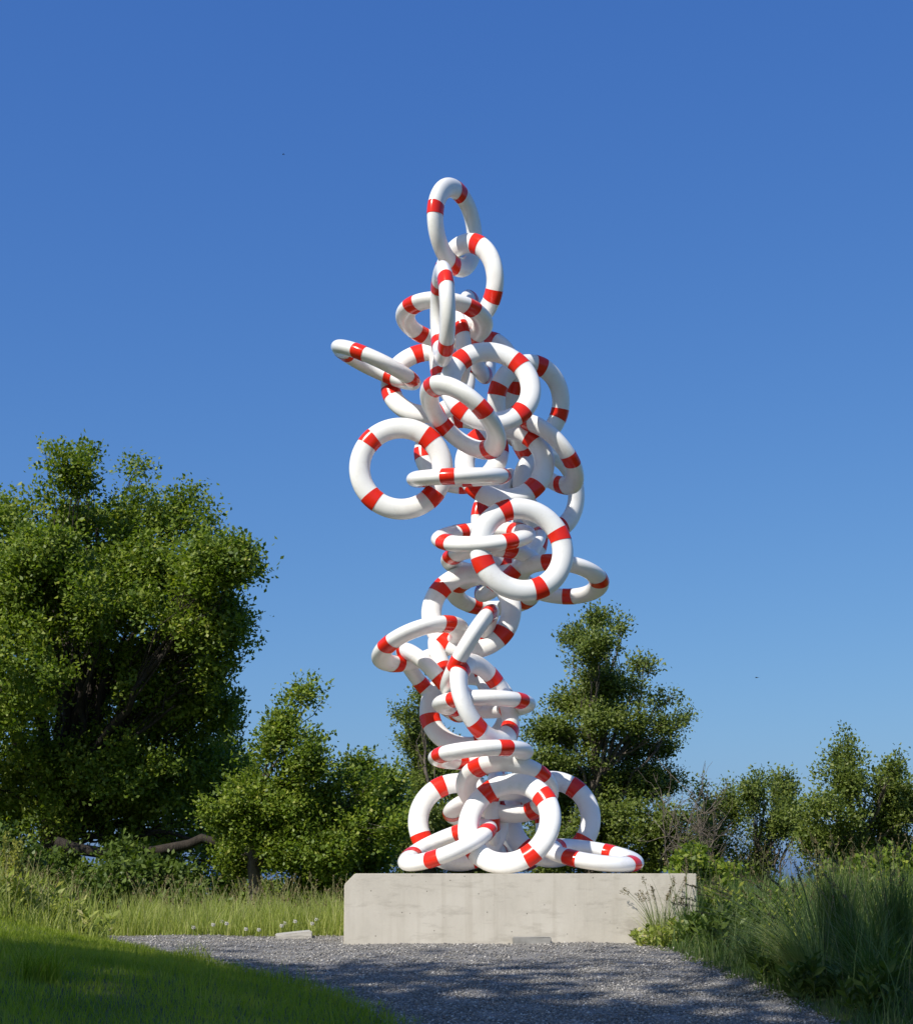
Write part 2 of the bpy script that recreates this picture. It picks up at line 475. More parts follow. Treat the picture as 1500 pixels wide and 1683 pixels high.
def make_tree(name, label, cat, base, lobes, nleaf, lsize, trunk_r, fork, lmat, bmat, seed, group=None, per=14, spread=.17, gap=-.25, wl=1.1, extra=None, upright=0.0, zsq=.85, nbr=6, spray=.5, big=0.0):
    g = np.random.default_rng(seed)
    base = np.array(base, float); lob = np.array(lobes, float)
    root = tag(empty(name, base), label, cat, group)
    # twigs
    nt_ = nleaf // per
    sub = []
    for q in range(len(lob)):
        r = lob[q, 3]
        ns = int(np.clip(10 + r * 20, 10, 60))
        for e in range(ns):
            dd = g.normal(size=3); dd /= np.linalg.norm(dd)
            f = .25 + .75 * g.random() ** .6
            sr = min(r, .75 + .25 * r) * (.26 + .30 * g.random())
            sub.append([*(lob[q, :3] + dd * (r * 1.06 - sr * .6) * f * np.array([1, 1, zsq])), sr, q])
    sub = np.array(sub)
    pr = sub[:, 3] ** 2.2; pr /= pr.sum()
    need = int(nt_ * 2.6)
    si = g.choice(len(sub), need, p=pr)
    li = sub[si, 4].astype(int)
    d = g.normal(size=(need, 3)); d /= np.linalg.norm(d, axis=1)[:, None]
    d[:, 2] = np.where(d[:, 2] < -.3, -d[:, 2] * g.random(need), d[:, 2])     # leaves sit on top and round the sides of each spray
    rad = sub[si, 3] * g.random(need) ** (1 / 2.4)
    off = d * rad[:, None] * np.array([1.0, 1.0, .68])
    ax_ = sub[:, :3] - np.array([base[0], base[1], 0]); ax_[:, 2] = np.linalg.norm(ax_[:, :2], axis=1) * .22 + .05
    ax_ += g.normal(size=ax_.shape) * .35 * np.linalg.norm(ax_, axis=1)[:, None]
    ax_ /= np.linalg.norm(ax_, axis=1)[:, None]
    ax_ = ax_[si]
    off = (off + ax_ * (np.sum(off * ax_, 1) * spray)[:, None]) * (1 - .16 * spray)
    TP = sub[si, :3] + off
    keep = gapnoise(g, TP, wl) + .6 * gapnoise(g, TP, wl * 2.3) + big * gapnoise(g, TP, wl * 5) > gap
    TP, d, li = TP[keep][:nt_], d[keep][:nt_], li[keep][:nt_]
    td = d * .7 + g.normal(size=d.shape) * .45 + np.array([0, 0, .25 + upright])
    td /= np.linalg.norm(td, axis=1)[:, None]
    n = len(TP)
    s = (g.random((n, per)) - .35) * spread * 3.2
    P = TP[:, None, :] + td[:, None, :] * s[..., None] + g.normal(size=(n, per, 3)) * spread * .55
    D = td[:, None, :] * .6 + g.normal(size=(n, per, 3)) * .8 + np.array([0, 0, .05])
    N = d[:, None, :] * .55 + np.array([0, -.15, .62]) + np.zeros((n, per, 3))
    V, F = leaf_geo(g, P.reshape(-1, 3), D.reshape(-1, 3), lsize, .62, N.reshape(-1, 3))
    tw = g.random(n)[:, None] * .55 + g.random((n, per)) * .45
    tint = np.repeat(tw.ravel(), 4)
    cr = link('crown', mesh_np(name + '_crown', V - base, [F], tint), lmat, root); cr['kind'] = 'stuff'
    # wood
    mb = MB()
    fork = np.array(fork, float)
    tp = bez(base - np.array([0, 0, .4]), fork, g, 0, 9, .05)
    tr = np.linspace(trunk_r * 1.25, trunk_r * .72, 9); tr[0] *= 1.35; tr[1] *= 1.12
    mb.tube(tp, tr, 12)
    for q in range(len(lob)):
        st = tp[-1 - g.integers(0, 3)] if lob[q, 2] < fork[2] + 1.5 else tp[-1]
        far = np.linalg.norm(lob[q, :3] - st)
        r0 = min(trunk_r * .42, .018 + .014 * far)
        L = bez(st, st + (lob[q, :3] - st) * .8, g, .06, 16, .09)
        mb.tube(L, np.linspace(r0, max(.018, r0 * .28), 16), 7)
        idx = np.nonzero(li == q)[0]
        for e in g.choice(idx, min(len(idx), nbr), replace=False) if len(idx) else []:
            st2 = L[g.integers(6, 16)]
            mb.tube(bez(st2, TP[e], g, .05, 8, .16), np.linspace(max(.012, r0 * .2), .005, 8), 5)
    if extra is not None:
        for pts, rr in extra: mb.tube(np.array(pts), rr, 8)
    tk = link('trunk', mb.mesh(name + '_trunk'), bmat, root)
    tk.location = -base; 
    return root

def px(pxl, y, scale_d):
    pass

OAKLEAF = leaf_mat('oak_leaf', [(0, (.045, .085, .010)), (.5, (.150, .215, .024)), (.8, (.245, .295, .036)), (1, (.34, .34, .07))], .36)
ALDERLEAF = leaf_mat('alder_leaf', [(0, (.055, .085, .016)), (.5, (.125, .168, .028)), (.85, (.185, .220, .042)), (1, (.25, .26, .08))], .30)
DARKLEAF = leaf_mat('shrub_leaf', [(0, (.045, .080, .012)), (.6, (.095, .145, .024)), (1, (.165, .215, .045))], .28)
OAKBARK = bark_mat('oak_bark', (.018, .014, .011), (.055, .043, .032))
GREYBARK = bark_mat('grey_bark', (.06, .05, .04), (.17, .14, .11))

def W(px_, py_, y):            # point on the vertical plane at distance y that was measured at this spot
    k = y / 2500 * 1.0075
    return ((px_ - 750) * k * .985, y, .73 + (1440 - py_) * k * .985)
def lobes(y, lst, jit, seed):
    g = random.Random(seed); out = []
    k = y / 2500
    for a, b, r in lst:
        rr = r * k
        yy_ = y + g.uniform(-jit, jit)
        x, _, z = W(a, b, yy_)
        out.append((x, yy_, z, rr))
    return out

oak_l = lobes(30, [(85, 765, 62), (130, 735, 30), (45, 850, 95), (190, 835, 88), (285, 845, 62), (345, 925, 72), (385, 915, 38), (150, 960, 125), (330, 1040, 80), (385, 1020, 34), (20, 990, 130), (250, 1110, 120),
        (100, 1140, 150), (325, 1165, 70), (365, 1180, 42), (-60, 1090, 170), (-70, 880, 120), (60, 728, 26), (155, 735, 20), (215, 770, 34), (300, 800, 28), (410, 905, 22), (418, 1020, 18), (388, 1175, 24), (200, 1270, 140), (60, 1290, 130), (340, 1280, 75), (-90, 1290, 140), (260, 1345, 70), (360, 1345, 60), (140, 1340, 70), (10, 1350, 70), (230, 930, 80), (275, 1000, 70), (180, 890, 60), (120, 1060, 100), (240, 1200, 100), (60, 930, 80), (160, 1010, 90), (330, 1110, 50), (420, 1368, 45), (470, 1385, 40), (300, 1380, 40), (180, 1375, 45)], 2.6, 3)
lim = [W(a, b, 28.6) for a, b in [(90, 1385), (125, 1396), (180, 1404), (250, 1400), (310, 1388), (330, 1378), (350, 1384), (385, 1392), (415, 1394), (440, 1412), (462, 1424), (485, 1424), (503, 1410), (520, 1405), (545, 1402)]]
ox, oy, _ = W(85, 1440, 30)
make_tree('oak_tree', 'huge broad oak tree with dark trunk at left of the picture', 'tree', (ox, oy, HT(ox, oy)), [(a - .25 * (a > -4.4), b if c > 3.0 else max(b, 30.2), c, d) for a, b, c, d in oak_l], 285000, .088, .46, (ox + .1, oy, 1.9), OAKLEAF, OAKBARK, 11, per=26, spread=.16, gap=.0, wl=.62, big=.8,
          extra=[(lim, np.linspace(.115, .035, len(lim)))], nbr=5)

oak2 = lobes(27.5, [(498, 1160, 34), (480, 1205, 48), (530, 1215, 28), (440, 1225, 52), (505, 1265, 50), (420, 1290, 60), (570, 1275, 36), (605, 1262, 26), (600, 1310, 46), (470, 1330, 60), (545, 1345, 55), (400, 1350, 55), (610, 1360, 50), (540, 1400, 50), (470, 1395, 45), (600, 1415, 40), (390, 1410, 36), (632, 1300, 34), (640, 1350, 38), (560, 1310, 45)], 1.2, 4)
bx_, by_, _ = W(417, 1460, 27.5)
make_tree('young_oak_tree', 'smaller oak tree with slim straight trunk between the big oak and plinth', 'tree', (bx_, by_, HT(bx_, by_)), oak2, 78000, .074, .12, (bx_, by_, 1.2), OAKLEAF, GREYBARK, 12, per=24, spread=.14, gap=.2, wl=.6, big=.9)

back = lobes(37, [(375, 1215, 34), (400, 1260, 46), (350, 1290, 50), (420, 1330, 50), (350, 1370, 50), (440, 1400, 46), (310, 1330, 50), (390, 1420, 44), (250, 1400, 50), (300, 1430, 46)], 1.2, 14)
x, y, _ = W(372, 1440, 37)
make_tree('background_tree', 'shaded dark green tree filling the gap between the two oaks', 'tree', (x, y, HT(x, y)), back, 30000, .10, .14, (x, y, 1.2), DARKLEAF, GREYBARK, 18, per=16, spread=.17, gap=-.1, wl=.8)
t3 = lobes(39, [(688, 1142, 24), (672, 1190, 34), (700, 1225, 46), (668, 1270, 36), (690, 1300, 56), (740, 1290, 50), (670, 1350, 50), (730, 1370, 60), (690, 1410, 56), (760, 1420, 56), (790, 1330, 50), (640, 1400, 34), (820, 1400, 50)], 1.2, 5)
x, y, _ = W(715, 1440, 39)
make_tree('slim_alder_tree', 'narrow pointed alder tree directly behind the left side of sculpture', 'tree', (x, y, HT(x, y)), t3, 56000, .082, .2, (x, y, 1.5), ALDERLEAF, GREYBARK, 13, per=17, spread=.16, gap=-.1, wl=.9, spray=1.0)

t4 = lobes(36, [(982, 1015, 24), (1005, 1030, 26), (960, 1050, 30), (1025, 1030, 16), (990, 1075, 44), (950, 1105, 30), (1000, 1125, 50), (1060, 1095, 20), (1078, 1085, 13), (945, 1160, 44), (1010, 1180, 54), (1075, 1150, 30), (1108, 1130, 20), (905, 1205, 40), (960, 1230, 56), (1030, 1240, 54),
        (1095, 1200, 30), (1122, 1180, 20), (1090, 1235, 26), (890, 1260, 44), (950, 1300, 60), (1040, 1300, 60), (900, 1340, 56), (980, 1370, 66), (1060, 1360, 56), (1090, 1290, 34), (930, 1420, 56), (1020, 1420, 56), (1100, 1410, 44), (870, 1410, 50)], 1.5, 6)
x, y, _ = W(985, 1440, 36)
make_tree('tall_alder_tree', 'tall pointed alder tree just right of the sculpture', 'tree', (x, y, HT(x, y)), t4, 105000, .080, .22, (x - .05, y, 3.0), ALDERLEAF, GREYBARK, 14, per=17, spread=.15, gap=-.08, wl=.85, zsq=.7, spray=1.2)

t5 = lobes(41, [(1165, 1300, 30), (1190, 1290, 20), (1200, 1330, 38), (1160, 1350, 38), (1190, 1390, 44), (1150, 1410, 40), (1200, 1430, 40)], 1.0, 7)
x, y, _ = W(1180, 1440, 41)
make_tree('leafy_sapling', 'low loose tree standing next to the bare twiggy shrub', 'tree', (x, y, HT(x, y)), t5, 15000, .08, .1, (x, y, .9), ALDERLEAF, GREYBARK, 15, per=15, spread=.17, gap=.3, wl=.8, spray=1.4)
t6 = lobes(40, [(1262, 1290, 22), (1285, 1300, 26), (1245, 1320, 32), (1300, 1330, 26), (1315, 1345, 12), (1270, 1350, 38), (1235, 1370, 34), (1290, 1370, 26), (1240, 1410, 30), (1225, 1440, 30)], 1.0, 8)
x, y, _ = W(1250, 1440, 40)
make_tree('round_headed_sapling', 'small leaning tree left of the gap of pale sky at right', 'tree', (x, y, HT(x, y)), t6, 18000, .08, .1, (x, y, .9), ALDERLEAF, GREYBARK, 16, per=15, spread=.17, gap=.3, wl=.8, spray=1.4)
t7 = lobes(34, [(1405, 1218, 16), (1400, 1250, 28), (1385, 1285, 36), (1425, 1290, 36), (1475, 1265, 16), (1470, 1300, 36), (1350, 1320, 22), (1375, 1340, 44), (1440, 1350, 56), (1500, 1350, 50), (1340, 1385, 26), (1390, 1400, 50), (1460, 1410, 56), (1330, 1420, 22), (1520, 1420, 60), (1540, 1330, 50)], 1.3, 9)
x, y, _ = W(1420, 1440, 34)
make_tree('bushy_alder_tree', 'bushy alder tree at the right edge beyond the tall grass', 'tree', (x, y, HT(x, y)), t7, 46000, .076, .16, (x, y, 1.4), ALDERLEAF, GREYBARK, 17, per=17, spread=.16, gap=.3, wl=.8, spray=1.5)

# shrubs under and between the trees
SHR = [('dark leafy shrub standing under the middle of the oak limb', 27.8, [(120, 1420, 40), (230, 1420, 40), (190, 1400, 40), (260, 1440, 45), (60, 1410, 30)], 12000),
       ('dense dark shrub under the big oak beside its trunk', 26.5, [(170, 1440, 50), (215, 1460, 45), (150, 1490, 40), (235, 1490, 45)], 12000),
       ('dense dark shrub under the oak limb, nearer the gravel', 27.5, [(290, 1430, 45), (330, 1455, 45), (280, 1480, 50), (345, 1495, 40), (310, 1510, 40)], 14000),
       ('loose green shrub at foot of the slim oak trunk', 30, [(375, 1470, 34), (440, 1480, 34), (400, 1505, 30), (470, 1500, 34)], 9000),
       ('leafy shrub close behind the chamfered corner of plinth', 28, [(510, 1440, 45), (555, 1430, 45), (530, 1480, 45), (590, 1470, 45), (490, 1490, 34)], 15000),
       ('green shrub half hidden behind the plinth right end', 27, [(1110, 1420, 34), (1150, 1440, 34), (1180, 1455, 30)], 7000),
       ('low sunlit shrub behind the tall grass at far right', 24, [(1420, 1450, 34), (1470, 1440, 34), (1500, 1460, 40), (1380, 1465, 28)], 9000),
       ('dark shrub beneath the oak at the left picture edge', 25, [(-10, 1400, 50), (20, 1430, 45), (-40, 1450, 60)], 9000)]
for k, (lab, d, ls, nl) in enumerate(SHR):
    L = lobes(d, ls, .8, 20 + k)
    x = sum(q[0] for q in L) / len(L); y = d
    make_tree('shrub', lab, 'shrub', (x, y, HT(x, y)), [(p, q, r_ - (.28 if k in (0, 1, 2) else 0), w_) for p, q, r_, w_ in L], nl, .10, .05, (x, y, float(HT(x, y)) + .4), DARKLEAF if k in (0, 1, 2, 7) else OAKLEAF, GREYBARK, 40 + k, per=12, spread=.14, gap=-.1, wl=.7, nbr=6)

# bare shrub
g = np.random.default_rng(77); mb = MB()
x0, y0, z0 = W(1130, 1450, 33); z0 = float(HT(x0, y0))
for k in range(10):
    tx, _, tz = W(1130 + g.uniform(-55, 50), 1300 + g.uniform(0, 100), y0)
    st = np.array([x0 + g.normal() * .25, y0 + g.normal() * .25, z0 - .1])
    p = bez(st, (tx, y0 + g.normal() * .6, tz), g, .05, 9, .05)
    mb.tube(p, np.linspace(.018, .006, 9), 5)
    for e in range(16):
        a = p[g.integers(3, 9)]
        d = g.normal(size=3) * .35 + np.array([0, 0, .35])
        q = bez(a, a + d, g, 0, 5, .1)
        mb.tube(q, np.linspace(.009, .004, 5), 4)
        for f in range(2):
            b = q[g.integers(1, 5)]; mb.tube(bez(b, b + g.normal(size=3) * .16 + np.array([0, 0, .1]), g, 0, 4, .1), np.linspace(.005, .003, 4), 3)
o = link('bare_shrub', mb.mesh('bare_shrub'), bark_mat('twig_bark', (.10, .08, .06), (.24, .20, .16)))
tag(o, 'leafless grey brown twiggy shrub behind right end of plinth', 'shrub')

# trees behind and left of the viewpoint: their shade falls on path and lawn
sh_l = [(0, 0, 7.2, 2.5), (1.8, .5, 6.6, 1.9), (-1.8, -.4, 6.5, 2.0), (.4, 1.8, 6.2, 1.9), (-.3, -1.9, 6.4, 1.9), (1.2, -1.2, 8.3, 1.6), (-1.0, 1.1, 8.4, 1.6), (0, 0, 9.3, 1.3), (2.3, -.8, 5.2, 1.4), (-2.4, .8, 5.3, 1.4), (.5, 2.4, 4.9, 1.3)]
SHADE = [(-19.6, .5, 0), (-15.8, -.5, 1.3), (-12.2, -.6, 2.4), (-8.8, -.7, 3.9), (-5.8, -1.1, 5.0)]
SHLAB = ['tall leafy tree farthest left of the viewpoint', 'tall leafy tree second from the left beside the viewpoint', 'tall leafy tree in the middle of the row beside the viewpoint', 'tall leafy tree second nearest to the viewpoint', 'tall leafy tree nearest to the viewpoint']
proto = None
for k, (x, y, a) in enumerate(SHADE):
    z = float(HT(x, y))
    if proto is None:
        proto = make_tree('shade_tree', SHLAB[0], 'tree', (x, y, z), [(x + p, y + q, z + r, s) for p, q, r, s in sh_l], 6200, .17, .2, (x, y, z + 3.8), OAKLEAF, OAKBARK, 31, 'trees beside and behind the viewpoint', per=13, spread=.22, gap=.4, wl=1.5, nbr=5)
        kids = list(proto.children); proto.scale = (1.7, 1.7, 1.7)
    else:
        c = proto.copy(); COL.objects.link(c); c.location = (x, y, z); c.rotation_euler = (0, 0, a); c['label'] = SHLAB[k]
        for ch in kids:
            e = ch.copy(); COL.objects.link(e); e.parent = c

# ------------------------------------------------------------------ grass
def blades(g, P, h, w, lean, segs=3, droop=.35, bias=(0, 0)):
    n = len(P)
    a = g.random(n) * 6.283
    dx, dy = np.cos(a), np.sin(a)
    ln = lean * (.3 + g.random(n))
    L = np.stack([dx * ln + bias[0], dy * ln + bias[1], np.zeros(n)], -1)
    sa = a + 1.57 + g.normal(size=n) * .6
    side = np.stack([np.cos(sa), np.sin(sa), np.zeros(n)], -1)
    t = np.linspace(0, 1, segs + 1)
    V = []
    for k, tt in enumerate(t):
        c = P + np.array([0, 0, 1.0]) * (h * (tt - droop * (np.linalg.norm(L, axis=1)) * tt ** 2.4))[:, None] + L * (h * tt ** 1.8)[:, None]
        ww = w * (1 - tt ** 1.6) * .5
        if k < segs:
            V += [c - side * ww[:, None], c + side * ww[:, None]]
        else:
            V += [c]
    m = 2 * segs + 1
    V = np.stack(V, 1).reshape(-1, 3)
    o = (np.arange(n) * m)[:, None]
    Q = [o + np.array([2 * k, 2 * k + 1, 2 * k + 3, 2 * k + 2]) for k in range(segs - 1)]
    T = o + np.array([2 * segs - 2, 2 * segs - 1, 2 * segs])
    tint = np.repeat(np.clip(g.random(n) * .8 + .2 * g.random(n), 0, 1), m)
    return V, ([np.concatenate(Q)] if Q else []), T, tint

def grass_obj(name, label, parts, mat, kind='stuff', parent=None, origin=None):
    VV, QQ, TT, CC = [], [], [], []; n = 0
    for V, Q, T, c in parts:
        VV.append(V); CC.append(c); TT.append(T + n)
        for q in Q: QQ.append(q + n)
        n += len(V)
    V = np.concatenate(VV)
    if origin is not None: V = V - np.array(origin)
    F = ([np.concatenate(QQ)] if QQ else []) + [np.concatenate(TT)]
    o = link(name, mesh_np(name, V, F, np.concatenate(CC)), mat, parent)
    if parent is None: tag(o, label, 'grass', kind=kind)
    elif kind: o['kind'] = kind
    return o

def scatter(g, n, x0, x1, y0, y1, fn):
    x = x0 + (x1 - x0) * g.random(n); y = y0 + (y1 - y0) * g.random(n)
    k = fn(x, y); x, y = x[k], y[k]
    return np.stack([x, y, HT(x, y) - .01], -1)
lx = lambda y: np.interp(y, LAWN_Y, LAWN_X)
rx = lambda y: np.interp(y, BED_Y, BED_X)

LAWNM = leaf_mat('lawn_blade', [(0, (.12, .18, .014)), (.5, (.26, .325, .030)), (.9, (.37, .41, .06)), (1, (.48, .44, .17))], .5)
MEADM = leaf_mat('meadow_blade', [(0, (.16, .22, .036)), (.45, (.31, .37, .075)), (.8, (.42, .45, .13)), (1, (.56, .51, .25))], .45, tcol=(1.2, 1.25, .5))
FIELDM = leaf_mat('field_blade', [(0, (.07, .12, .022)), (.5, (.15, .21, .045)), (.9, (.25, .30, .09)), (1, (.45, .41, .20))], .42)
BEDM = leaf_mat('bed_blade', [(0, (.040, .080, .018)), (.45, (.085, .145, .032)), (.85, (.16, .215, .065)), (1, (.42, .38, .20))], .36)

g = np.random.default_rng(101)
P = scatter(g, 140000, -7, 1.5, 7.6, 17.2, lambda x, y: (x < lx(y) + .05 * np.sin(y * 9) + .05 * np.sin(y * 23) + .04 * np.sin(y * 51) + .10 * g.random(len(x)) ** 3) & (x > -.36 * y - .4) & (y < 16.4 + .25 * (x + 3.3)))
h = .045 + .05 * g.random(len(P)) + .03 * np.maximum(0, np.sin(P[:, 0] * 2.1 + 1) * np.sin(P[:, 1] * 1.7))
p1 = blades(g, P, h, .004 + .004 * g.random(len(P)), .6, 2)
patch = .5 + .5 * np.sin(P[:, 0] * 2.3 + 1.5 * np.sin(P[:, 1] * 1.7)) * np.sin(P[:, 1] * 2.9 + P[:, 0] * 1.3)
p1 = (p1[0], p1[1], p1[2], np.clip(.62 * p1[3] + .42 * np.repeat(patch, 5), 0, 1))
P2 = scatter(g, 2500, -4, 1.2, 8.8, 13, lambda x, y: (x < lx(y) - .05) & (np.sin(x * 3 + y) * np.sin(y * 2.3) > .35))
p2 = blades(g, P2, .12 + .12 * g.random(len(P2)), np.full(len(P2), .006), .5, 3)
grass_obj('lawn_grass', 'short mown green grass in the shade left of the gravel', [p1, p2], LAWNM)

P = scatter(g, 46000, -9, -3, 15.2, 22, lambda x, y: (x < lx(y) - .02) & (x > -.36 * y - 1) & (y > 16.2 + .25 * (x + 3.3)) & (np.sin(x * 1.9 + 3) * np.sin(y * 2.2) > -.85))
dl = lx(P[:, 1]) - P[:, 0]
h = (.12 + .46 * g.random(len(P)) ** 1.7) * np.clip(.5 + dl * .8, .5, 1.4) * (.75 + .35 * np.sin(P[:, 0] * 3.1) * np.sin(P[:, 1] * 2.7 + P[:, 0]))
grass_obj('meadow_grass', 'sunlit tall pale green meadow grass on the bank at left', [blades(g, P, h, .008 + .006 * g.random(len(P)), .55, 3)], MEADM)

P = scatter(g, 24000, -4.6, -1.1, 18.6, 23.5, lambda x, y: (x > lx(y) - .1) & (np.sin(x * 4.1) * np.sin(x * 1.7 + y) > -.75))
grass_obj('verge_grass', 'upright tall green grass between gravel and trees left of plinth', [blades(g, P, (.16 + .44 * g.random(len(P)) ** 1.8) * (.8 + .3 * np.sin(P[:, 0] * 5.3 + 1) * np.sin(P[:, 0] * 2.1 + P[:, 1])), .006 + .006 * g.random(len(P)), .42, 4)], MEADM)

P = scatter(g, 52000, 1.7, 8, 8.8, 18.5, lambda x, y: (x > rx(y) + .10 + .08 * np.sin(y * 7)) & (x < .36 * y + 1.5) & ~((y > 16.4) & (x < 2.75)) & (np.sin(x * 2.3 + 1) * np.sin(y * 1.6) > -.8))
dr = P[:, 0] - rx(P[:, 1])
hm = .62 + .55 * np.sin(P[:, 0] * 2.9 + 1.7 * np.sin(P[:, 1] * 1.9)) * np.sin(P[:, 1] * 2.6 + P[:, 0])
h = (.14 + .52 * g.random(len(P)) ** 1.9) * np.clip(.35 + dr * .5, .35, 1.1) * np.clip(hm + .25, .35, 1.3)
P3 = scatter(g, 1500, 1.9, 7, 9, 18, lambda x, y: (x > rx(y) + .3) & (x < .36 * y + 1) & ~((y > 16.4) & (x < 2.75)))
grass_obj('bed_grass', 'tall dark green grass growing in the bed right of the path', [blades(g, P, h, .004 + .009 * g.random(len(P)) ** 2, .6, 4),
          blades(g, P3, .5 + .45 * g.random(len(P3)), np.full(len(P3), .007), .75, 5, .5)], BEDM)
ws = MB(); hv = []; hd = []
for q in scatter(g, 420, 1.9, 9, 9.2, 21, lambda x, y: (x > rx(y) + .35) & (x < .36 * y + 1) & ~((y > 16.4) & (y < 20) & (x < 2.75))):
    L = .55 + .5 * g.random(); a = g.random() * 6.28; ll = .1 + .25 * g.random(); t = np.linspace(0, 1, 6)
    p = q + np.stack([math.cos(a) * ll * L * t ** 2, math.sin(a) * ll * L * t ** 2, L * t], -1)
    ws.tube(p, np.linspace(.003, .0016, 6), 3); d = (p[-1] - p[-2]); d /= np.linalg.norm(d)
    for e in range(14):
        hv.append(p[-1] - d * .09 * g.random() + g.normal(size=3) * .006); hd.append(d + g.normal(size=3) * .35)
BED_STALKS = (ws, hv, hd)
vs_ = MB(); hv2 = []; hd2 = []
for q in np.concatenate([scatter(g, 260, -4.5, -1.2, 18.7, 23, lambda x, y: x > lx(y) - .1), scatter(g, 330, -7.5, -3.2, 16.2, 21, lambda x, y: (x < lx(y) - .1) & (x > -.34 * y - .6) & (y > 16.4 + .25 * (x + 3.3)))]):
    L = .40 + .38 * g.random(); a = g.random() * 6.28; ll = .08 + .3 * g.random(); t = np.linspace(0, 1, 6)
    p = q + np.stack([math.cos(a) * ll * L * t ** 2, math.sin(a) * ll * L * t ** 2, L * t], -1)
    vs_.tube(p, np.linspace(.0035, .002, 6), 3); d = (p[-1] - p[-2]); d /= np.linalg.norm(d)
    for e in range(12):
        hv2.append(p[-1] - d * .10 * g.random() + g.normal(size=3) * .007); hd2.append(d + g.normal(size=3) * .35)
P = scatter(g, 27000, 2.7, 11, 18, 25, lambda x, y: (x < .36 * y + 1.5) & (x > 2.72))
grass_obj('field_grass', 'sunlit tall grass beyond the bed right of the plinth', [blades(g, P, .25 + .48 * g.random(len(P)) ** 1.5, .010 + .006 * g.random(len(P)), .4, 3)], FIELDM)
P = scatter(g, 22000, -14, 16, 22, 36, lambda x, y: np.abs(x) < .36 * y + 2)
grass_obj('slope_grass', 'rough grass on the slope under the trees behind the sculpture', [blades(g, P, .25 + .4 * g.random(len(P)), np.full(len(P), .016), .4, 3)], MEADM)

# single plants -------------------------------------------------------
def lance_plant(name, label, cat, x, y, hgt, rad, nst, mat, seed, group=None, lsz=.10, wid=.36):
    g = np.random.default_rng(seed); z = float(HT(x, y)); b = np.array([x, y, z])
    root = tag(empty(name, b), label, cat, group)
    mb = MB(); PP = []; DD = []
    for k in range(nst):
        a = g.random() * 6.28; r = rad * math.sqrt(g.random())
        st = np.array([math.cos(a) * r * .45, math.sin(a) * r * .45, -.03])
        en = np.array([math.cos(a) * r, math.sin(a) * r, hgt * (.65 + .4 * g.random()) * (1 - .35 * (r / rad))])
        p = bez(st, en, g, .04, 6, .03); mb.tube(p, np.linspace(.006, .003, 6), 4)
        for q in range(19):
            t = .12 + .88 * q / 18; i_ = min(4, int(t * 5)); f = t * 5 - i_
            pt = p[i_] * (1 - f) + p[i_ + 1] * f
            aa = q * 2.4 + g.random(); PP.append(pt); DD.append([math.cos(aa), math.sin(aa), .45 + .5 * t])
    V, F = leaf_geo(g, np.array(PP), np.array(DD), lsz, wid)
    cr = link('leaves', mesh_np(name + '_leaves', V, [F], np.repeat(g.random(len(PP)), 4)), mat, root); cr['kind'] = 'stuff'
    link('stems', mb.mesh(name + '_stems'), STEM, root)
    return root
STEM = simple('stem', (.09, .13, .035), .6)
STRAW = leaf_mat('seed_head', [(0, (.10, .075, .035)), (1, (.26, .20, .10))], .25, tcol=(1, .9, .6))

def wpos(px_, y): return (px_ - 750) / 2500 * y * .993
LP = [('bushy dark plant overhanging the gravel mid bed', 1178, 14.6, .44, .32, 16), ('tall dark leafy plant behind the bed edge plants', 1215, 15.4, .56, .34, 18), ('sunlit leafy plant by the right end of plinth', 1190, 16.9, .60, .34, 18),
      ('low leafy plant left of arching grass at gravel edge', 1262, 11.9, .28, .22, 12), ('low dark leafy plant at the bottom right of the path', 1335, 10.9, .28, .24, 12), ('dark leafy plant nearest the viewer in right corner', 1420, 10.2, .34, .28, 14),
      ('low dark plant at the bed corner nearest to the plinth', 1132, 15.6, .36, .28, 14)]
for k, (lab, a, d, hh, rr, ns) in enumerate(LP):
    lance_plant('leafy_plant', lab, 'plant', wpos(a, d), d, hh, rr, ns, DARKLEAF if k not in (2,) else OAKLEAF, 200 + k, 'leafy plants in the bed right of path')
MP = [('broad leaved plant on crest of the left bank', 60, 17.0, .5, .3, 14), ('tall leafy plant on the bank near oak trunk', 110, 17.6, .5, .3, 14), ('low leafy plant at lower right end of left bank', 160, 17.2, .4, .28, 12), ('leafy plant at the left picture edge on bank', 15, 16.6, .45, .3, 14)]
for k, (lab, a, d, hh, rr, ns) in enumerate(MP):
    lance_plant('meadow_plant', lab, 'plant', wpos(a, d), d, hh, rr, ns, MEADM, 230 + k, 'leafy plants on the sunlit bank')

# flowering stalks among the grass, and the taller weeds
o = link('meadow_stalks', vs_.mesh('meadow_stalks'), simple('meadow_stalk', (.26, .28, .10), .7)); tag(o, 'thin flowering stalks standing up out of the sunlit grass at left', 'grass', kind='stuff')
V, F = leaf_geo(g, np.array(hv2), np.array(hd2), .026, .35)
o = link('meadow_seed_heads', mesh_np('meadow_seed_heads', V, [F], np.repeat(g.random(len(hv2)), 4)), STRAW); tag(o, 'small pale seed heads on the stalks in the sunlit grass at left', 'grass', kind='stuff')
o = link('grass_stalks', BED_STALKS[0].mesh('grass_stalks'), simple('stalk', (.20, .20, .085), .7)); tag(o, 'thin pale flowering grass stalks standing up out of the bed', 'grass', kind='stuff')
V, F = leaf_geo(g, np.array(BED_STALKS[1]), np.array(BED_STALKS[2]), .022, .35)
o = link('grass_seed_heads', mesh_np('grass_seed_heads', V, [F], np.repeat(g.random(len(BED_STALKS[1])), 4)), STRAW); tag(o, 'small brownish seed heads on the grass stalks in the bed', 'grass', kind='stuff')
